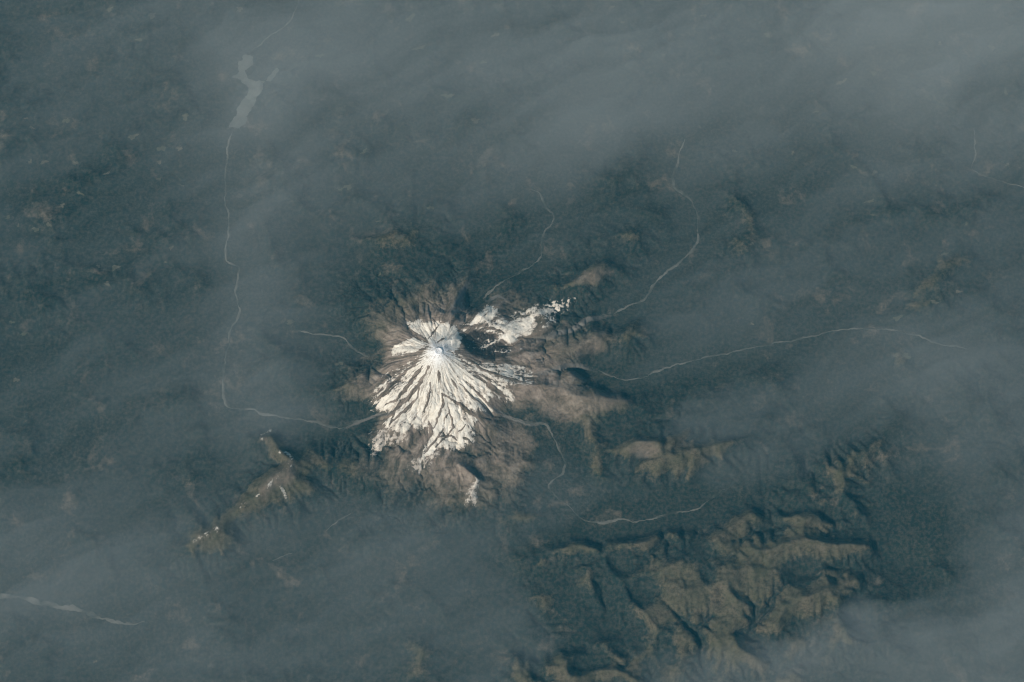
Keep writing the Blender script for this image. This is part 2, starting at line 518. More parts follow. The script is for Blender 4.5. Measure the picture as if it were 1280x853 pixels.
# finer wear on the volcano
VS = 40.0
CX = lambda v: round(v/60.0)*60.0
VX0, VX1 = CX(W(425, 0, 0)[0]), CX(W(735, 0, 0)[0])
VY0, VY1 = CX(W(0, 668, 500)[1]), CX(W(0, 335, 900)[1])
vx = np.arange(VX0-5*VS, VX1+5*VS, VS); vy = np.arange(VY0-5*VS, VY1+5*VS, VS)
VX, VY = np.meshgrid(vx, vy)
v0 = cubic(h1, EX0, EY0, ES, VX, VY)
c_, r_, a_ = cone(VX, VY)
rad = fbm(a_*5200, r_*0.16, 900, 4, 91, ridged=True)*sstep(350, 1400, r_)*np.exp(-(r_/5200)**2)
v1 = v0 + 30*rad + 12*fbm(VX, VY, 240, 4, 33)
v2, vacc = erode(v1, VS, 10, 0.035, 0.8, diff=0.06)
v2 = 0.42*v2 + 0.58*v1
edge = np.minimum(np.minimum(VX-VX0, VX1-VX), np.minimum(VY-VY0, VY1-VY))
kb = sstep(0, 900, edge)
v2 = v0*(1-kb) + v2*kb
# summit dome with a small raised crater ring
rs = np.hypot(VX-PEAK[0], VY-PEAK[1])
ks = np.exp(-(rs/430)**2)

def height(X, Y):
    z = cubic(h1, EX0, EY0, ES, X, Y)
    out = np.maximum(np.abs(X)-29500, np.maximum(-18500-Y, Y-21500))
    k = sstep(0, 3000, out)
    far = 300 + 250*fbm(X, Y, 6000, 4, 3)
    return z*(1-k) + far*k

def detail(X, Y, z):
    k = sstep(450, 1350, z)
    return z + (6 + 16*k)*fbm(X, Y, 300, 3, 61, 0.6) + 75*k*fbm(X, Y, 1150, 4, 63, 0.6, ridged=True)

SUN_HUMPS = [(672,396,1700,620,330), (615,381,1850,380,190), (540,394,2100,450,300), (566,418,2500,260,120), (508,415,2000,350,110)]   # photo x, y, height, spread, rise of humps added to tilt dim snow to the sun
def vheight(X, Y):
    z = cubic(v2, vx[0], vy[0], VS, X, Y)
    r = np.hypot(X-PEAK[0], Y-PEAK[1])
    ring = 55*np.exp(-((r-175)/55)**2) - 35*np.exp(-(r/110)**2)
    z = z + ring
    # sharp horn beside the bowl
    qx, qy = W(573, 421, 2650)
    d, _ = seg_dist(X, Y, [W(556, 424, 2700), (qx, qy), W(579, 427, 2550)])
    z = z + 150*np.exp(-(d/260)**1.4)
    for px, py, zz, sg, up in SUN_HUMPS:
        bx, by = W(px, py, zz)
        z = z + up*np.exp(-((X-bx)**2+(Y-by)**2)/(2*sg*sg))
    return z

# ------------------------------------------------------------------ terrain grid (coarse everywhere, three times finer on the volcano)
GS = 60.0
def spread(a, b, n):
    s, out = GS, []
    p = 0.0
    for i in range(n):
        s *= 1.28; p += s; out.append(p)
    out = np.array(out)
    return np.concatenate([(a-out)[::-1], np.arange(a, b+1, GS), b+out])
gx = spread(-29520.0, 29520.0, 26); gy = spread(-18540.0, 21000.0, 26)
GX, GY = np.meshgrid(gx, gy)
nyg, nxg = GX.shape
i0, i1 = np.searchsorted(gx, VX0-1), np.searchsorted(gx, VX1-1)
j0, j1 = np.searchsorted(gy, VY0-1), np.searchsorted(gy, VY1-1)
GZ = detail(GX, GY, height(GX, GY))
F = 3
fx = VX0 + GS/F*np.arange((i1-i0)*F+1); fy = VY0 + GS/F*np.arange((j1-j0)*F+1)
FX, FY = np.meshgrid(fx, fy)
r2 = np.hypot(FX-PEAK[0], FY-PEAK[1]); a2 = np.arctan2(FY-PEAK[1], FX-PEAK[0])
FZ = vheight(FX, FY)
flute = fbm(a2*5600 + 300*fbm(FX, FY, 1200, 3, 64), r2*0.2, 230, 3, 65, 0.6, ridged=True)
FZ = FZ + 9*flute*sstep(600, 1800, r2) + 6*fbm(FX, FY, 160, 3, 67, 0.6)
fe = np.minimum(np.minimum(FX-VX0, VX1-FX), np.minimum(FY-VY0, VY1-FY))
base = detail(FX, FY, height(FX, FY))
kf = sstep(0, 500, fe)
FZ = base*(1-kf) + FZ*kf
# the rim of the fine sheet lies exactly on the coarse edges
def rim(line, coarse):
    n = len(coarse)
    line[:] = np.interp(np.arange((n-1)*F+1), np.arange(n)*F, coarse)
rim(FZ[0, :], GZ[j0, i0:i1+1]); rim(FZ[-1, :], GZ[j1, i0:i1+1])
rim(FZ[:, 0], GZ[j0:j1+1, i0]); rim(FZ[:, -1], GZ[j0:j1+1, i1])
nyf, nxf = FX.shape

# ------------------------------------------------------------------ surface cover
def Z1(p):  # point on the enlarged view of the volcano -> photo point
    return (420 + p[0]/2.584, 330 + p[1]/2.584)
SNOW = [  # outline, coverage, softness in photo pixels
 ([(295,264),(250,232),(215,252),(180,272),(182,292),(230,290),(285,284)], 0.95, 2.0),
 ([(288,280),(230,320),(150,365),(105,440),(120,470),(170,470),(225,425),(285,340)], 0.60, 7.0),
 ([(288,272),(320,262),(352,266),(385,290),(410,320),(440,350),(475,380),(505,420),(490,450),(515,480),(470,470),(440,470),(458,505),(440,525),(448,575),(390,602),(330,600),(290,632),(265,650),(280,600),(300,560),(305,520),(270,540),(245,520),(225,550),(195,545),(145,520),(180,480),(130,468),(112,455),(190,400),(240,345),(280,300)], 0.89, 3.0),
 ([(380,286),(440,310),(520,318),(600,330),(650,370),(560,400),(590,440),(540,450),(500,400),(450,352)], 0.68, 5.0),
 ([(232,186),(262,180),(290,190),(345,185),(385,200),(398,225),(385,262),(330,262),(300,248),(265,232),(240,208)], 0.95, 2.5),
 ([(340,255),(362,232),(392,216),(408,236),(406,264),(375,280)], 1.05, 1.5),
 ([(405,200),(430,185),(455,165),(490,132),(528,150),(520,178),(480,190),(440,204),(405,214)], 0.95, 2.5),
 ([(430,200),(480,188),(530,200),(560,225),(545,250),(500,232),(450,215)], 0.62, 4.0),
 ([(520,215),(548,195),(585,175),(640,165),(655,195),(630,222),(590,240),(560,258),(535,240)], 1.0, 2.5),
 ([(400,232),(440,222),(500,228),(560,248),(600,275),(560,300),(480,300),(430,280)], 0.40, 6.0),
 ([(292,240),(330,228),(398,236),(402,262),(385,285),(300,282)], 0.92, 3.0),
 ([(475,188),(530,172),(562,186),(548,216),(500,222)], 0.72, 3.0),
 ([(560,175),(590,150),(640,135),(720,115),(775,105),(760,145),(700,185),(640,222),(620,170)], 0.60, 5.0),
 ([(110,540),(80,590),(125,620),(230,570),(240,545),(160,535)], 0.56, 6.0),
 ([(300,600),(240,640),(225,665),(270,680),(320,640),(350,605)], 0.58, 5.0),
 ([(450,690),(468,688),(455,730),(452,785),(436,775),(432,735)], 0.64, 2.0),
 ([(436,720),(410,755),(385,790),(420,790),(440,760)], 0.42, 3.0),
 ([(470,320),(540,330),(640,372),(625,385),(540,370)], 0.55, 4.0),
]
STREAK = [  # dark rock cleavers: points, half width in photo pixels
 ([(345,420),(400,455),(445,488),(458,503)], 1.9), ([(345,420),(346,455),(332,490),(315,530)], 1.3),
 ([(360,450),(365,480),(375,500),(378,530),(355,560),(320,592)], 1.1), ([(365,480),(350,500),(352,515)], 1.0),
 ([(300,330),(272,385),(235,430),(182,480),(140,522)], 2.0), ([(278,330),(245,375),(205,432)], 2.4),
 ([(305,385),(300,430),(285,480)], 1.4), ([(268,400),(265,430),(240,460),(200,490),(168,522)], 1.3),
 ([(330,345),(334,382)], 1.5), ([(373,372),(392,402)], 1.2), ([(400,385),(430,420),(470,455),(500,480)], 1.1),
 ([(420,378),(460,420),(500,460),(530,500)], 1.0), ([(282,276),(235,308),(180,330),(120,372)], 3.2),
 ([(265,315),(200,370),(150,420),(105,462)], 1.7), ([(385,280),(480,345),(560,370),(622,386)], 1.2),
 ([(485,368),(510,400),(550,440)], 2.2), ([(330,200),(300,242)], 0.9), ([(350,240),(328,254)], 1.0),
 ([(388,206),(440,204),(482,198)], 1.7), ([(338,192),(358,180)], 1.4), ([(300,255),(275,236),(245,214)], 0.9),
 ([(410,560),(440,580)], 1.2), ([(330,560),(372,555),(390,570)], 1.0), ([(395,545),(420,520)], 0.8),
 ([(232,240),(262,232),(296,252)], 1.2), ([(345,535),(318,575),(285,612)], 1.0), ([(300,510),(310,545),(285,580)], 2.2),
 ([(455,215),(500,205),(540,222)], 1.5), ([(420,300),(470,320)], 1.4), ([(195,470),(180,500)], 0.9), ([(225,400),(195,440),(160,455)], 1.5),
]
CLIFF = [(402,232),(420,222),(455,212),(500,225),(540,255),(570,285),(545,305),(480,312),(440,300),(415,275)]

fpx, fpy = proj(FX, FY, FZ)
for pts, w in STREAK:
    d, t = seg_dist(fpx + 1.2*fbm(FX, FY, 330, 3, 101), fpy + 1.2*fbm(FX, FY, 330, 3, 111), [Z1(p) for p in pts], list(np.linspace(0, 1, len(pts))))
    FZ = FZ + 26*min(w, 2.4)*np.exp(-(d/(w*0.9))**2)*np.sin(np.pi*np.clip(t, 0.03, 0.97))
rF = np.hypot(FX-PEAK[0], FY-PEAK[1]); aF = np.arctan2(FY-PEAK[1], FX-PEAK[0])
jx = fpx + 1.6*fbm(FX, FY, 330, 4, 101); jy = fpy + 1.6*fbm(FX, FY, 330, 4, 111)
streaky = fbm(aF*5600 + 500*fbm(FX, FY, 1500, 3, 115), rF*0.22, 420, 4, 121)    # long down the slope, narrow across
speck = fbm(FX, FY, 170, 4, 131, gain=0.8)
cover = np.zeros(FX.shape)
part = np.full(FX.shape, 3, np.int8)
GROUPS = [0, 0, 0, 0, 1, 1, 1, 2, 2, 2, 1, 2, 2, 3, 3, 3, 3, 0]
for (pts, cov, soft), gname in zip(SNOW, GROUPS):
    sd = poly_sd(jx, jy, [Z1(p) for p in pts])
    soft = 1.0 + 1.7*soft
    c = cov*sstep(-soft, soft, sd)
    m = c > cover
    cover = np.where(m, c, cover); part = np.where(m, gname, part)
rocky = np.zeros(FX.shape)
for pts, w in STREAK:
    d, t = seg_dist(jx, jy, [Z1(p) for p in pts], list(np.linspace(0, 1, len(pts))))
    w2 = w*(0.55+0.9*np.sin(np.pi*np.clip(t, 0.05, 0.95)))
    rocky = np.maximum(rocky, 1-sstep(w2*0.5, w2*1.15, d))
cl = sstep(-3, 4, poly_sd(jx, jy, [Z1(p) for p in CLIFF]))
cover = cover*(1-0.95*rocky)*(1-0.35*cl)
inner = sstep(0.8, 1.0, cover)
streak2 = fbm(aF*5600 + 350*fbm(FX, FY, 900, 3, 118), rF*0.24, 170, 3, 125)
snowv = cover + (0.38*streaky + 0.30*streak2 + 0.42*speck)*(1-0.45*inner*np.exp(-(rF/1800)**2))*sstep(0.02, 0.25, cover) - 0.03
is_snow = snowv > 0.5

# rock and bare ground
fpr = fbm(FX, FY, 1500, 5, 141)
rockF = sstep(7000, 3200, rF + 550*fpr - 2000*np.cos(aF+0.9))*sstep(600, 1250, FZ + 250*fpr)*np.clip(1+0.55*streaky+0.35*fbm(FX, FY, 500, 5, 143, 0.65), 0.2, 1.2)
BARE = [  # treeless uplands: how bare, outline in photo points
 (0.56, [(905,665),(942,640),(985,645),(1030,650),(1085,655),(1110,685),(1098,725),(1060,745),(1055,790),(1030,860),(830,860),(800,800),(800,765),(835,735),(860,710)]),
 (0.55, [(735,680),(800,668),(865,662),(850,690),(790,705),(745,700)]), (0.75, [(660,860),(668,828),(720,815),(750,803),(790,840),(745,860)]),
 (0.85, [(625,478),(700,478),(730,495),(775,488),(782,505),(745,522),(700,532),(665,505)]), (0.80, [(700,432),(730,420),(755,412),(758,440),(720,447)]),
 (0.65, [(712,352),(745,328),(768,342),(740,357)]), (0.85, [(780,565),(805,546),(828,558),(810,575)]), (0.75, [(820,580),(870,555),(918,548),(905,566),(860,577)]),
 (0.55, [(730,535),(757,545),(752,592),(735,585)]), (0.66, [(345,560),(366,566),(372,598),(352,626),(325,630),(342,598)]), (0.48, [(322,540),(340,543),(348,560),(333,562)]), (0.52, [(236,684),(283,658),(296,682),(250,698)]), (0.48, [(298,642),(330,612),(340,626),(312,648)]),
 (0.48, [(1178,310),(1218,320),(1195,372),(1150,388),(1118,402),(1150,350)]), (0.58, [(455,292),(522,290),(505,315),(458,312)]),
 (0.70, [(590,540),(640,522),(675,555),(662,582),(610,580)]), (0.36, [(893,235),(945,260),(942,320),(912,326)]), (0.45, [(645,705),(690,690),(740,680),(745,702),(720,722),(690,712)]),
 (0.50, [(780,405),(812,392),(815,420),(785,430)]), (0.45, [(770,290),(805,282),(808,298),(775,300)]), (0.42, [(500,800),(540,795),(540,850),(510,845)]), (0.40, [(650,740),(700,735),(690,765),(650,765)]),
 (0.45, [(1110,430),(1160,430),(1150,455),(1115,460)]), (0.45, [(805,478),(845,472),(850,490),(810,494)]), (0.50, [(1050,590),(1095,550),(1110,580),(1060,640),(1030,645)]), (0.40, [(620,640),(680,640),(660,660),(615,656)]),
]
def bare_of(X, Y, Z):
    n = fbm(X, Y, 1300, 5, 151)
    tp = cubic(rise, EX0, EY0, ES, X, Y)*(np.abs(X) < 33000)*(Y > -22000)*(Y < 25000)
    b = np.clip(sstep(860, 1250, Z + 260*n)*0.75 + 0.03 + 0.09*tp, 0, 1)
    px, py = proj(X, Y, Z)
    px = px + 7*fbm(X, Y, 1400, 5, 155, 0.6); py = py + 7*fbm(X, Y, 1400, 5, 159, 0.6)
    for cov, pts in BARE:
        q = np.array(pts)
        m = (px > q[:,0].min()-15) & (px < q[:,0].max()+15) & (py > q[:,1].min()-15) & (py < q[:,1].max()+15)
        if m.any():
            b[m] = np.maximum(b[m], (cov-0.07+0.42*tp[m])*sstep(-8, 8, poly_sd(px[m], py[m], pts))*np.clip(0.85+0.8*n[m], 0, 1.25))
    return b*(1-0.9*np.clip(cubic(hollow, EX0, EY0, ES, X, Y), 0, 1)*(tp != 0))
bareF, bareG = bare_of(FX, FY, FZ), bare_of(GX, GY, GZ)
soft = sstep(8600, 4200, rF + 700*fpr - 1900*np.cos(aF+0.9))*sstep(420, 1150, FZ + 300*fpr)*np.clip(1+0.5*streaky, 0.3, 1.2)
bareF = np.maximum(bareF, 0.72*soft*sstep(0, 1500, fe))

OUT = [  # grey outwash tongues in the valleys by the volcano: points, half widths (photo pixels)
 ([(655,428),(675,424),(692,418),(712,413),(722,407),(735,400),(750,397),(768,392)], 4.0),
 ([(665,470),(690,463),(705,458),(725,458),(745,463)], 4.5),
 ([(560,395),(570,378),(580,362),(588,350)], 3.5),
 ([(600,500),(630,520),(655,529),(685,531)], 3.0),
 ([(500,515),(470,520),(445,530),(425,537)], 2.5),
 ([(640,380),(622,370),(608,376)], 2.0),
]
def gravel_of(X, Y, Z):
    px, py = proj(X, Y, Z)
    px = px + 1.8*fbm(X, Y, 700, 3, 161); py = py + 1.8*fbm(X, Y, 700, 3, 165)
    g = np.zeros(X.shape)
    m = (px > 400) & (px < 790) & (py > 340) & (py < 560)
    for pts, w in OUT:
        d, t = seg_dist(px[m], py[m], pts, list(np.linspace(0, 1, len(pts))))
        g[m] = np.maximum(g[m], (1-sstep(w*0.3, w*1.5, d))*0.75*np.sin(np.pi*np.clip(t, 0.06, 0.94))**0.5)
    return g
SCREE = [[(625,478),(690,476),(730,492),(770,488),(785,503),(745,516),(700,528),(660,505)], [(704,434),(730,422),(755,414),(756,436),(722,445)], [(590,540),(640,522),(670,555),(655,575),(610,570)], [(718,352),(745,332),(764,342),(742,355)], [(784,562),(805,549),(822,560),(808,572)], [(325,614),(338,600),(350,588),(362,576),(369,590),(362,606),(345,613),(330,623)]]
def scree_of(X, Y, Z):
    px, py = proj(X, Y, Z)
    px = px + 6*fbm(X, Y, 1100, 5, 195, 0.65); py = py + 6*fbm(X, Y, 1100, 5, 199, 0.65)
    g = np.zeros(X.shape)
    m = (px > 300) & (px < 840) & (py > 310) & (py < 640)
    for pts in SCREE:
        g[m] = np.maximum(g[m], 0.62*sstep(-7, 7, poly_sd(px[m], py[m], pts)))
    return g
rockF = np.maximum(rockF, scree_of(FX, FY, FZ)); rockG = scree_of(GX, GY, GZ)
gravF, gravG = gravel_of(FX, FY, FZ), gravel_of(GX, GY, GZ)
rockF = np.maximum(rockF, 0.0)
rG = np.hypot(GX-PEAK[0], GY-PEAK[1])
# old snow flecks along the south-west ridge crest
FLECK = [[(257,668),(273,662)], [(322,620),(336,606),(350,593),(362,586),(364,574)], [(326,548),(338,539)], [(348,604),(358,624)], [(350,566),(362,570)], [(300,634),(312,628)], [(240,680),(262,668)]]
gpx, gpy = proj(GX, GY, GZ)
fl = np.zeros(GX.shape)
m = (gpx > 180) & (gpx < 420) & (gpy > 500) & (gpy < 720)
for pts in FLECK:
    d, _ = seg_dist(gpx[m] + 3.5*fbm(GX[m], GY[m], 800, 4, 176, 0.65), gpy[m] + 3.5*fbm(GX[m], GY[m], 800, 4, 177, 0.65), pts)
    fl[m] = np.maximum(fl[m], np.exp(-(d/4.0)**2)*np.clip(0.46+0.6*fbm(GX[m], GY[m], 420, 4, 175, 0.7), 0, 0.75))
bareG = np.where(m, np.maximum(bareG, sstep(0.05, 0.5, fl)*0.8), bareG)

# ------------------------------------------------------------------ split the sheet into ground, hills and volcano
gid = np.arange(nyg*nxg).reshape(nyg, nxg)
fid = nyg*nxg + np.arange(nyf*nxf).reshape(nyf, nxf)
def quads(ids): return np.stack([ids[:-1,:-1], ids[:-1,1:], ids[1:,1:], ids[1:,:-1]], -1)
qg = quads(gid); keep = np.ones(qg.shape[:2], bool); keep[j0:j1, i0:i1] = False
qf = quads(fid)
allq = np.concatenate([qg[keep], qf.reshape(-1, 4)])
co = np.concatenate([np.stack([GX, GY, GZ], -1).reshape(-1, 3), np.stack([FX, FY, FZ], -1).reshape(-1, 3)])
cat = lambda a, b: np.concatenate([a.ravel(), b.ravel()])
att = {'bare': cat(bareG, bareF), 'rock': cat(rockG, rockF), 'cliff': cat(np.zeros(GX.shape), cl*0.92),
       'gravel': cat(gravG, gravF), 'streak': cat(np.zeros(GX.shape), np.clip(0.7*streaky + 0.6*streak2, -1, 1)*sstep(400, 1500, rF)),
       'snow_fleck': cat(fl*0.92, np.clip(snowv*0.95, 0, 0.62)*(cover > 0.03))}
cx = co[:, 0][allq].mean(1); cy = co[:, 1][allq].mean(1)
cls = np.zeros(len(allq), np.int8)
HILLS = [('southwest', 1, 1700), ('massif', 2, 1900), ('south', 3, 1300), ('southeast', 4, 1500), ('east', 5, 1500)]
near = np.full(len(allq), 1e9)
wob = 500*fbm(cx, cy, 1500, 3, 171)
for key, idn, w in HILLS:
    for name, rw, pts in RIDGES:
        if name == key:
            wp = [W(p[0], p[1], p[2]) for p in pts]
            x0, x1 = min(p[0] for p in wp)-3500, max(p[0] for p in wp)+3500
            y0, y1 = min(p[1] for p in wp)-3500, max(p[1] for p in wp)+3500
            m = np.where((cx > x0) & (cx < x1) & (cy > y0) & (cy < y1))[0]
            d, _ = seg_dist(cx[m], cy[m], wp)
            d = (d + wob[m])/(max(w, rw*1.5))
            s = (d < 1) & (d < near[m])
            cls[m[s]] = idn; near[m[s]] = d[s]
rc = np.hypot(cx-PEAK[0], cy-PEAK[1]) + 1.6*wob
cls[rc < 5000] = 6

def sub(name, k, parent=None):
    f = allq[cls == k]
    u, inv = np.unique(f, return_inverse=True)
    return mesh_obj(name, co[u], inv.reshape(-1, 4), M_TERRAIN, {a: v[u] for a, v in att.items()}, parent)

ground = tag(sub('ground', 0), 'dark conifer forest lowland stretching under the smoke', 'ground', 'structure')
tag(sub('hills', 1), 'hooked snow-flecked ridge southwest of the volcano', 'mountain ridge', 'structure')
tag(sub('hills', 2), 'broad brown treeless massif with dark cirques at the lower right', 'mountains', 'structure')
tag(sub('hills', 3), 'two small brown crests with dark bowls at the bottom edge', 'mountain ridge', 'structure')
tag(sub('hills', 4), 'narrow pale-topped parallel ridges between the volcano and the massif', 'mountain ridge', 'structure')
tag(sub('hills', 5), 'brown spurs reaching east from the foot of the volcano', 'mountain spur', 'structure')
volcano = tag(sub('volcano', 6), 'snow-capped volcano cone with radiating dark rock ridges', 'volcano', 'structure')

# ------------------------------------------------------------------ snow lying on the volcano
qi = np.stack([np.broadcast_to(np.arange(nyf-1)[:, None], (nyf-1, nxf-1)), np.broadcast_to(np.arange(nxf-1)[None, :], (nyf-1, nxf-1))], -1)
cnt = is_snow[:-1,:-1].astype(int)+is_snow[:-1,1:]+is_snow[1:,1:]+is_snow[1:,:-1]
sq = cnt >= 2
touch = np.zeros(FX.shape, int)
for a in (0, 1):
    for b in (0, 1):
        touch[a:nyf-1+a, b:nxf-1+b] += sq
lift = np.where(touch == 4, 9.0, -2.0)
fresh = np.exp(-(rF/620)**2)*0.9
dirty = 0.04 + np.clip(0.98-snowv, 0, 1)*1.1 + 0.3*(part == 3) + 0.45*np.clip(-streaky-0.8*streak2, 0, 1)
sco = np.stack([FX, FY, FZ+lift], -1).reshape(-1, 3)
fl_ids = np.arange(nyf*nxf).reshape(nyf, nxf)
fq = quads(fl_ids)
pq = part[:-1, :-1]
SNOWLAB = ['great southern snow apron split by dark rock ridges', 'snow around the summit and northern shoulder', 'northeastern snowfield beyond the dark cliff', 'scattered thin snow patches at the lower edge']
for k in range(4):
    f = fq[sq & (pq == k)]
    if len(f) == 0: continue
    u, inv = np.unique(f, return_inverse=True)
    o = mesh_obj('snowfield', sco[u], inv.reshape(-1, 4), M_SNOW, {'fresh': fresh.ravel()[u], 'dirty': dirty.ravel()[u]}, volcano)
    o['label'] = SNOWLAB[k]

# ------------------------------------------------------------------ heights of the finished sheet, for laying things on it
gxa, gya = gx, gy
def on_ground(x, y):
    x = np.asarray(x, float); y = np.asarray(y, float)
    i = np.clip(np.searchsorted(gxa, x)-1, 0, nxg-2); j = np.clip(np.searchsorted(gya, y)-1, 0, nyg-2)
    u = (x-gxa[i])/(gxa[i+1]-gxa[i]); v = (y-gya[j])/(gya[j+1]-gya[j])
    z = GZ[j,i]*(1-u)*(1-v)+GZ[j,i+1]*u*(1-v)+GZ[j+1,i]*(1-u)*v+GZ[j+1,i+1]*u*v
    a = (x-VX0)/(GS/F); b = (y-VY0)/(GS/F)
    ins = (a >= 0) & (b >= 0) & (a < nxf-1) & (b < nyf-1)
    a2, b2 = np.clip(a, 0, nxf-1.001), np.clip(b, 0, nyf-1.001)
    i, j = a2.astype(int), b2.astype(int); u, v = a2-i, b2-j
    zf = FZ[j,i]*(1-u)*(1-v)+FZ[j,i+1]*u*(1-v)+FZ[j+1,i]*(1-u)*v+FZ[j+1,i+1]*u*v
    return np.where(ins, zf, z)
def drop(px, py):
    """the place on the terrain seen at a photo point"""
    z = 300.0
    for _ in range(6):
        x, y = W(px, py, z)
        z = 0.5*z + 0.5*float(on_ground(x, y))
    return x, y

# rivers: braided gravel beds draped on the valley floors
def smooth_line(pts, step):
    p = np.array(pts, float)
    for _ in range(2):
        q = np.empty((2*len(p)-2+2, 2)); q[0] = p[0]; q[-1] = p[-1]
        q[1:-1:2] = 0.75*p[:-1]+0.25*p[1:]; q[2:-1:2] = 0.25*p[:-1]+0.75*p[1:]
        p = q
    s = np.concatenate([[0], np.cumsum(np.hypot(*np.diff(p, axis=0).T))])
    t = np.arange(0, s[-1], step)
    return np.stack([np.interp(t, s, p[:, 0]), np.interp(t, s, p[:, 1])], -1)
for name, lab, wd, pts in RIVERS:
    wp = smooth_line([drop(*p) for p in pts], 45.0)
    wp = wp + np.stack([fbm(wp[:,0], wp[:,1], 620, 4, 181, 0.6), fbm(wp[:,0], wp[:,1], 620, 4, 185, 0.6)], -1)*85
    tg = np.gradient(wp, axis=0); tg /= np.hypot(tg[:,0], tg[:,1])[:, None]+1e-9
    nr = np.stack([-tg[:,1], tg[:,0]], -1)
    half = wd*S*0.5*np.clip(0.8 + 0.9*fbm(wp[:,0], wp[:,1], 700, 4, 191), 0.3, 2)
    tp = np.arange(len(wp)); half = half*np.clip(np.minimum(tp, tp[::-1])/18+0.45, 0.45, 1)
    half = np.maximum(half, 14)
    ac = np.linspace(-1, 1, 6)
    P = wp[:, None, :] + nr[:, None, :]*(half[:, None]*ac[None, :])[:, :, None]
    z = on_ground(P[..., 0], P[..., 1]) + 9 - 7*np.abs(ac)[None, :]**4
    c3 = np.concatenate([P, z[..., None]], -1).reshape(-1, 3)
    ids = np.arange(len(c3)).reshape(len(wp), 6)
    tag(mesh_obj(name, c3, quads(ids), M_RIVER), lab, 'river', 'structure')

def sheet(name, outline, mat, lift, step, parent=None, flat=False, wob=0.0):
    """an irregular patch filled with a fine grid and laid on the ground"""
    q = np.array(outline)
    x0, y0 = q.min(0)-step; x1, y1 = q.max(0)+step
    X, Y = np.meshgrid(np.arange(x0, x1+step, step), np.arange(y0, y1+step, step))
    sd = poly_sd(X, Y, outline)
    ok = sd > -step*0.5
    # pull the rim onto the outline
    gyy, gxx = np.gradient(sd, step)
    over = np.where(sd < 0, -sd, 0)
    X = X + gxx*over; Y = Y + gyy*over
    fm = ok[:-1,:-1] & ok[:-1,1:] & ok[1:,1:] & ok[1:,:-1]
    ids = np.arange(X.size).reshape(X.shape)
    f = quads(ids)[fm]
    if len(f) == 0: return None
    Z = on_ground(X, Y)
    Z = np.full(Z.shape, np.median(Z[ok])) + lift if flat else Z + lift
    u, inv = np.unique(f, return_inverse=True)
    return mesh_obj(name, np.stack([X, Y, Z], -1).reshape(-1, 3)[u], inv.reshape(-1, 4), mat, parent=parent)

def shore(pts, amp):
    d = []
    n = len(pts)
    for i in range(n):
        (ax, ay), (bx, by) = pts[i], pts[(i+1) % n]
        for k in range(4):
            x, y = ax+(bx-ax)*k/4, ay+(by-ay)*k/4
            d.append(drop(x, y))
    d = np.array(d)
    d = d + amp*np.stack([fbm(d[:,0], d[:,1], 380, 3, 241, 0.7), fbm(d[:,0], d[:,1], 380, 3, 247, 0.7)], -1)
    return [tuple(p) for p in d]
lk = sheet('lake', shore(LAKE, 150), M_LAKE, 12, 25)
tag(lk, 'pale silty reservoir with a kinked outline at the upper left', 'lake', 'structure')
arm = sheet('lake', shore(LAKE_ARM, 60), M_LAKE, 12, 20)
tag(arm, 'narrow pale side arm right of the kinked reservoir', 'lake', 'structure')

CLEAR = [(83,151,9,8),(40,160,7,4),(33,148,5,3),(166,171,10,5),(174,50,10,6),(137,12,8,5),(94,204,7,8),(38,202,7,6),(55,203,6,6),(45,287,7,5),(61,281,5,6),(23,282,4,4),(10,272,6,4),(123,333,5,4),(144,335,10,5),(134,355,6,4),(214,310,6,5),(207,328,6,4),(134,217,8,4),(199,203,6,4),(224,186,8,5),(202,186,13,8),(30,418,8,5),(78,257,6,4),(100,242,7,4),(15,403,6,4),(227,232,6,3),(199,224,7,3),(232,146,12,6),
 (1093,216,7,6),(1092,269,7,3),(1067,209,9,4),(1259,206,4,4),(1257,116,6,4),(1052,103,9,6),(1092,93,6,5),(995,306,3,4),(940,305,5,4),(940,405,3,4),(1147,363,6,3),(1168,378,8,5),(1180,318,12,6),(1198,365,8,5),(1122,398,9,7),(1208,280,7,5),(991,191,6,5),(918,189,5,3),(1087,252,8,5),(1133,445,10,8),(1240,60,9,6),(1175,55,8,5),
 (765,9,9,3),(778,28,6,4),(619,44,8,4),(538,260,8,6),(473,277,9,3),(498,297,12,6),(604,78,6,4),(513,23,13,8),(594,151,8,6),(435,234,8,5),(475,343,7,4),(426,237,5,4),(363,403,9,6),(20,475,8,6),(119,827,6,4),(424,455,8,4),(525,60,10,5),(560,120,9,5),(300,12,10,5),(190,20,9,5),(400,70,10,5),(455,190,8,4),(880,20,10,5),(960,45,10,6),(1020,140,6,4)]
rr = np.random.RandomState(4)
for (px, py, w, hh) in CLEAR:
    n = 26
    rot = rr.uniform(-0.3, 0.6)
    ph = rr.uniform(0, 6.28, 5); th = 2*math.pi*np.arange(n)/n
    jag = 0.85 + 0.28*np.sin(2*th+ph[0]) + 0.22*np.sin(3*th+ph[1]) + 0.16*np.sin(5*th+ph[2]) + rr.uniform(-0.1, 0.1, n)
    w, hh = w*rr.uniform(0.7, 1.5), hh*rr.uniform(0.7, 1.3)
    out = []
    for i in range(n):
        a = 2*math.pi*i/n
        ux, uy = w*0.55*math.cos(a)*jag[i], hh*0.55*math.sin(a)*jag[i]
        out.append(drop(px + ux*math.cos(rot)-uy*math.sin(rot), py - ux*math.sin(rot)-uy*math.cos(rot)))
    o = sheet('clearing', out, M_CLEAR, 7, 24, parent=ground)

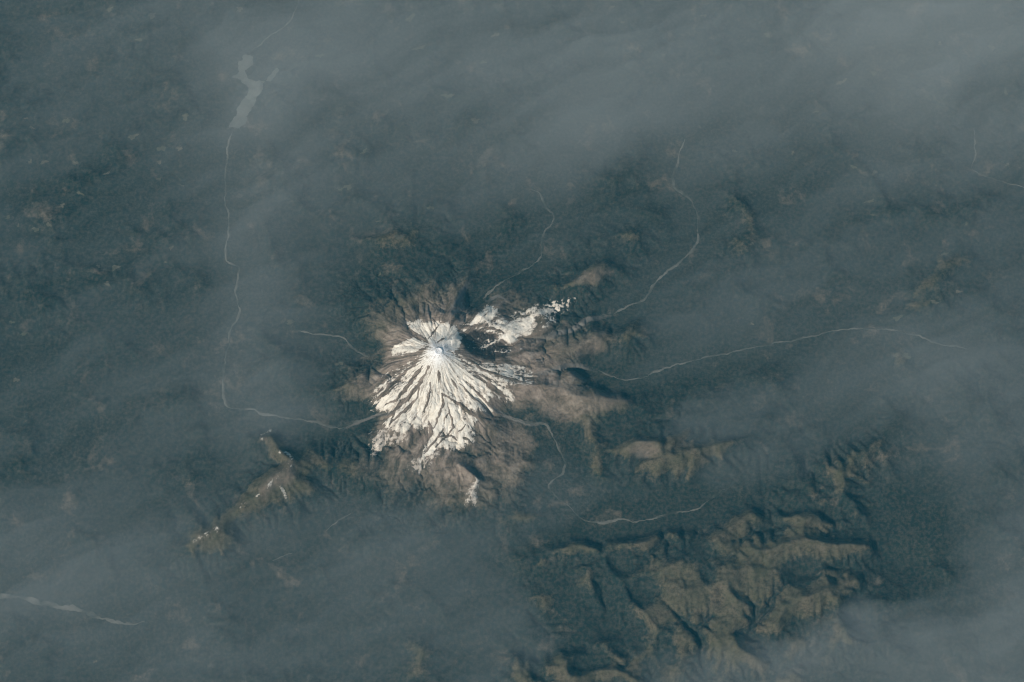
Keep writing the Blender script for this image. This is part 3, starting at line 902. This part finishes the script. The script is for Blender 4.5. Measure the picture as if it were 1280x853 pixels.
# ------------------------------------------------------------------ smoke bank: its top rises and sinks, its density is even
SMOKE = [  # photo x, y, radius along, radius across, turn (degrees, up to the right), rise
 (1230,20,260,110,0,1.15), (900,60,420,120,4,0.60), (620,60,300,110,0,0.42), (400,60,140,120,60,0.42), (760,140,220,90,-5,0.40),
 (330,290,70,190,0,0.55), (375,500,90,60,20,0.60), (90,720,190,90,15,0.62), (500,690,120,80,40,0.45), (420,790,160,60,20,0.45),
 (800,620,150,35,8,0.30), (960,560,160,45,15,0.36), (1225,800,165,120,30,1.02), (1200,480,90,120,60,0.45), (1080,480,160,40,18,0.45),
 (690,560,60,50,30,0.30), (250,440,130,60,30,0.15), (760,800,90,40,0,0.25), (890,800,130,60,20,0.25), (560,250,120,70,30,0.18),
 (1180,150,140,80,20,0.35), (960,330,120,60,20,0.15), (640,830,70,60,0,0.35), (240,820,120,40,0,0.12), (330,660,60,30,20,0.15),
 (100,400,150,90,25,-0.25), (330,110,60,70,60,0.15), (80,300,130,80,20,-0.10), (250,600,110,55,25,-0.28), (60,560,120,70,10,-0.10), (560,330,110,50,30,-0.25), (800,240,110,55,20,-0.32),
 (960,240,120,60,25,-0.32), (890,480,110,30,10,-0.22), (860,670,120,30,20,-0.45), (770,740,70,60,60,-0.40), (1120,700,70,60,30,-0.40),
 (720,500,90,60,10,-0.35), (960,715,190,95,10,-0.50), (565,480,150,120,0,-0.60), (440,560,60,60,0,-0.20), (720,830,70,30,20,-0.40), (560,760,60,30,20,-0.15), (120,240,140,60,20,-0.1),
]
SMOKE += [(800,738,80,60,0,-0.75), (770,690,60,40,0,-0.3), (1135,708,65,55,0,-0.45), (1045,510,90,50,10,-0.12), (415,780,90,60,10,-0.10), (405,320,70,60,0,-0.10), (105,400,70,70,0,0.12), (335,280,50,50,0,-0.08), (930,730,150,60,0,-0.20), (950,820,130,45,10,0.55), (1060,790,70,60,40,0.25), (810,735,60,60,0,-0.35), (1235,800,90,60,0,-0.12), (75,610,80,60,0,-0.10), (85,700,80,60,0,-0.10),
 (715,70,110,70,0,-0.28), (505,700,80,60,0,-0.12), (785,610,100,50,0,-0.25), (1130,705,60,60,0,-0.25), (105,400,80,70,0,0.10), (975,730,60,40,0,0.12), (200,60,110,80,0,0.26), (560,180,90,60,0,-0.12), (1045,510,120,60,15,-0.36),
 (265,770,80,60,0,0.10), (405,320,70,60,0,-0.10), (415,780,90,60,10,-0.28), (565,500,130,90,0,-0.3)]
QS = 190.0
grow = np.cumsum(QS*1.25**np.arange(1, 23))
qx = np.arange(-32000, 32001, QS); qx = np.concatenate([(qx[0]-grow)[::-1], qx, qx[-1]+grow])
qy = np.arange(-21000, 24001, QS); qy = np.concatenate([(qy[0]-grow)[::-1], qy, qy[-1]+grow])
QX, QY = np.meshgrid(qx, qy)
spx, spy = proj(QX, QY, np.full(QX.shape, 900.0))
wx = spx + 30*fbm(QX, QY, 6000, 4, 201); wy = spy + 30*fbm(QX, QY, 6000, 4, 205)
lift = np.full(QX.shape, 0.40)
for (x, y, a, b, ang, k) in SMOKE:
    t = math.radians(ang); dx, dy = wx-x, -(wy-y)
    u = (dx*math.cos(t)+dy*math.sin(t))/a; v = (-dx*math.sin(t)+dy*math.cos(t))/b
    lift += 0.85*k*np.exp(-0.9*(u*u+v*v))
t = math.radians(24)
su, sv = QX*math.cos(t)+QY*math.sin(t), -QX*math.sin(t)+QY*math.cos(t)
wq = 900*fbm(QX, QY, 5000, 3, 211)
streak = fbm(su*0.17, sv+wq, 2300, 5, 221, 0.58)
wisp = fbm(su*0.16, sv+1.6*wq, 760, 3, 251, 0.6)
billow = fbm(su*0.6, sv+wq, 4200, 4, 231)
lift = lift*(1 + 0.12*streak + 0.08*billow) + 0.15*streak + 0.05*wisp
QZ = 250 + 1980*np.clip(lift, 0.0, 3)
ny, nx = QX.shape
ids = np.arange(ny*nx).reshape(ny, nx)
BOT = -400.0
top = np.stack([QX, QY, QZ], -1).reshape(-1, 3)
bot = np.stack([QX, QY, np.full(QX.shape, BOT)], -1).reshape(-1, 3)
n = ny*nx
f = [quads(ids).reshape(-1, 4), quads(ids+n).reshape(-1, 4)[:, ::-1]]
for line, flip in ((ids[0, :], False), (ids[-1, :], True), (ids[:, 0], True), (ids[:, -1], False)):
    w4 = np.stack([line[:-1], line[:-1]+n, line[1:]+n, line[1:]], -1)
    f.append(w4[:, ::-1] if flip else w4)
M_SMOKE = volume_material('smoke', (0.935, 0.955, 0.935), 1.25e-4)
sm = mesh_obj('smoke', np.concatenate([top, bot]), np.concatenate(f), M_SMOKE, smooth=True)
tag(sm, 'thin grey-blue smoke bank drifting over the forest lowland', 'smoke', 'stuff')

# ------------------------------------------------------------------ thin blue air round everything, camera included
HB = 240000.0
z0, z1 = -900.0, CAM[2]+1500
c8 = [(x, y, z) for z in (z0, z1) for y in (-HB, HB) for x in (-HB, HB)]
f6 = [(0,2,3,1), (4,5,7,6), (0,1,5,4), (2,6,7,3), (0,4,6,2), (1,3,7,5)]
M_HAZE = volume_material('haze', (0.14, 0.72, 1.0), 0.90e-6)
hz = mesh_obj('haze', c8, np.array(f6), M_HAZE, smooth=False)
tag(hz, 'thin blue air between the camera and the ground', 'haze', 'stuff')
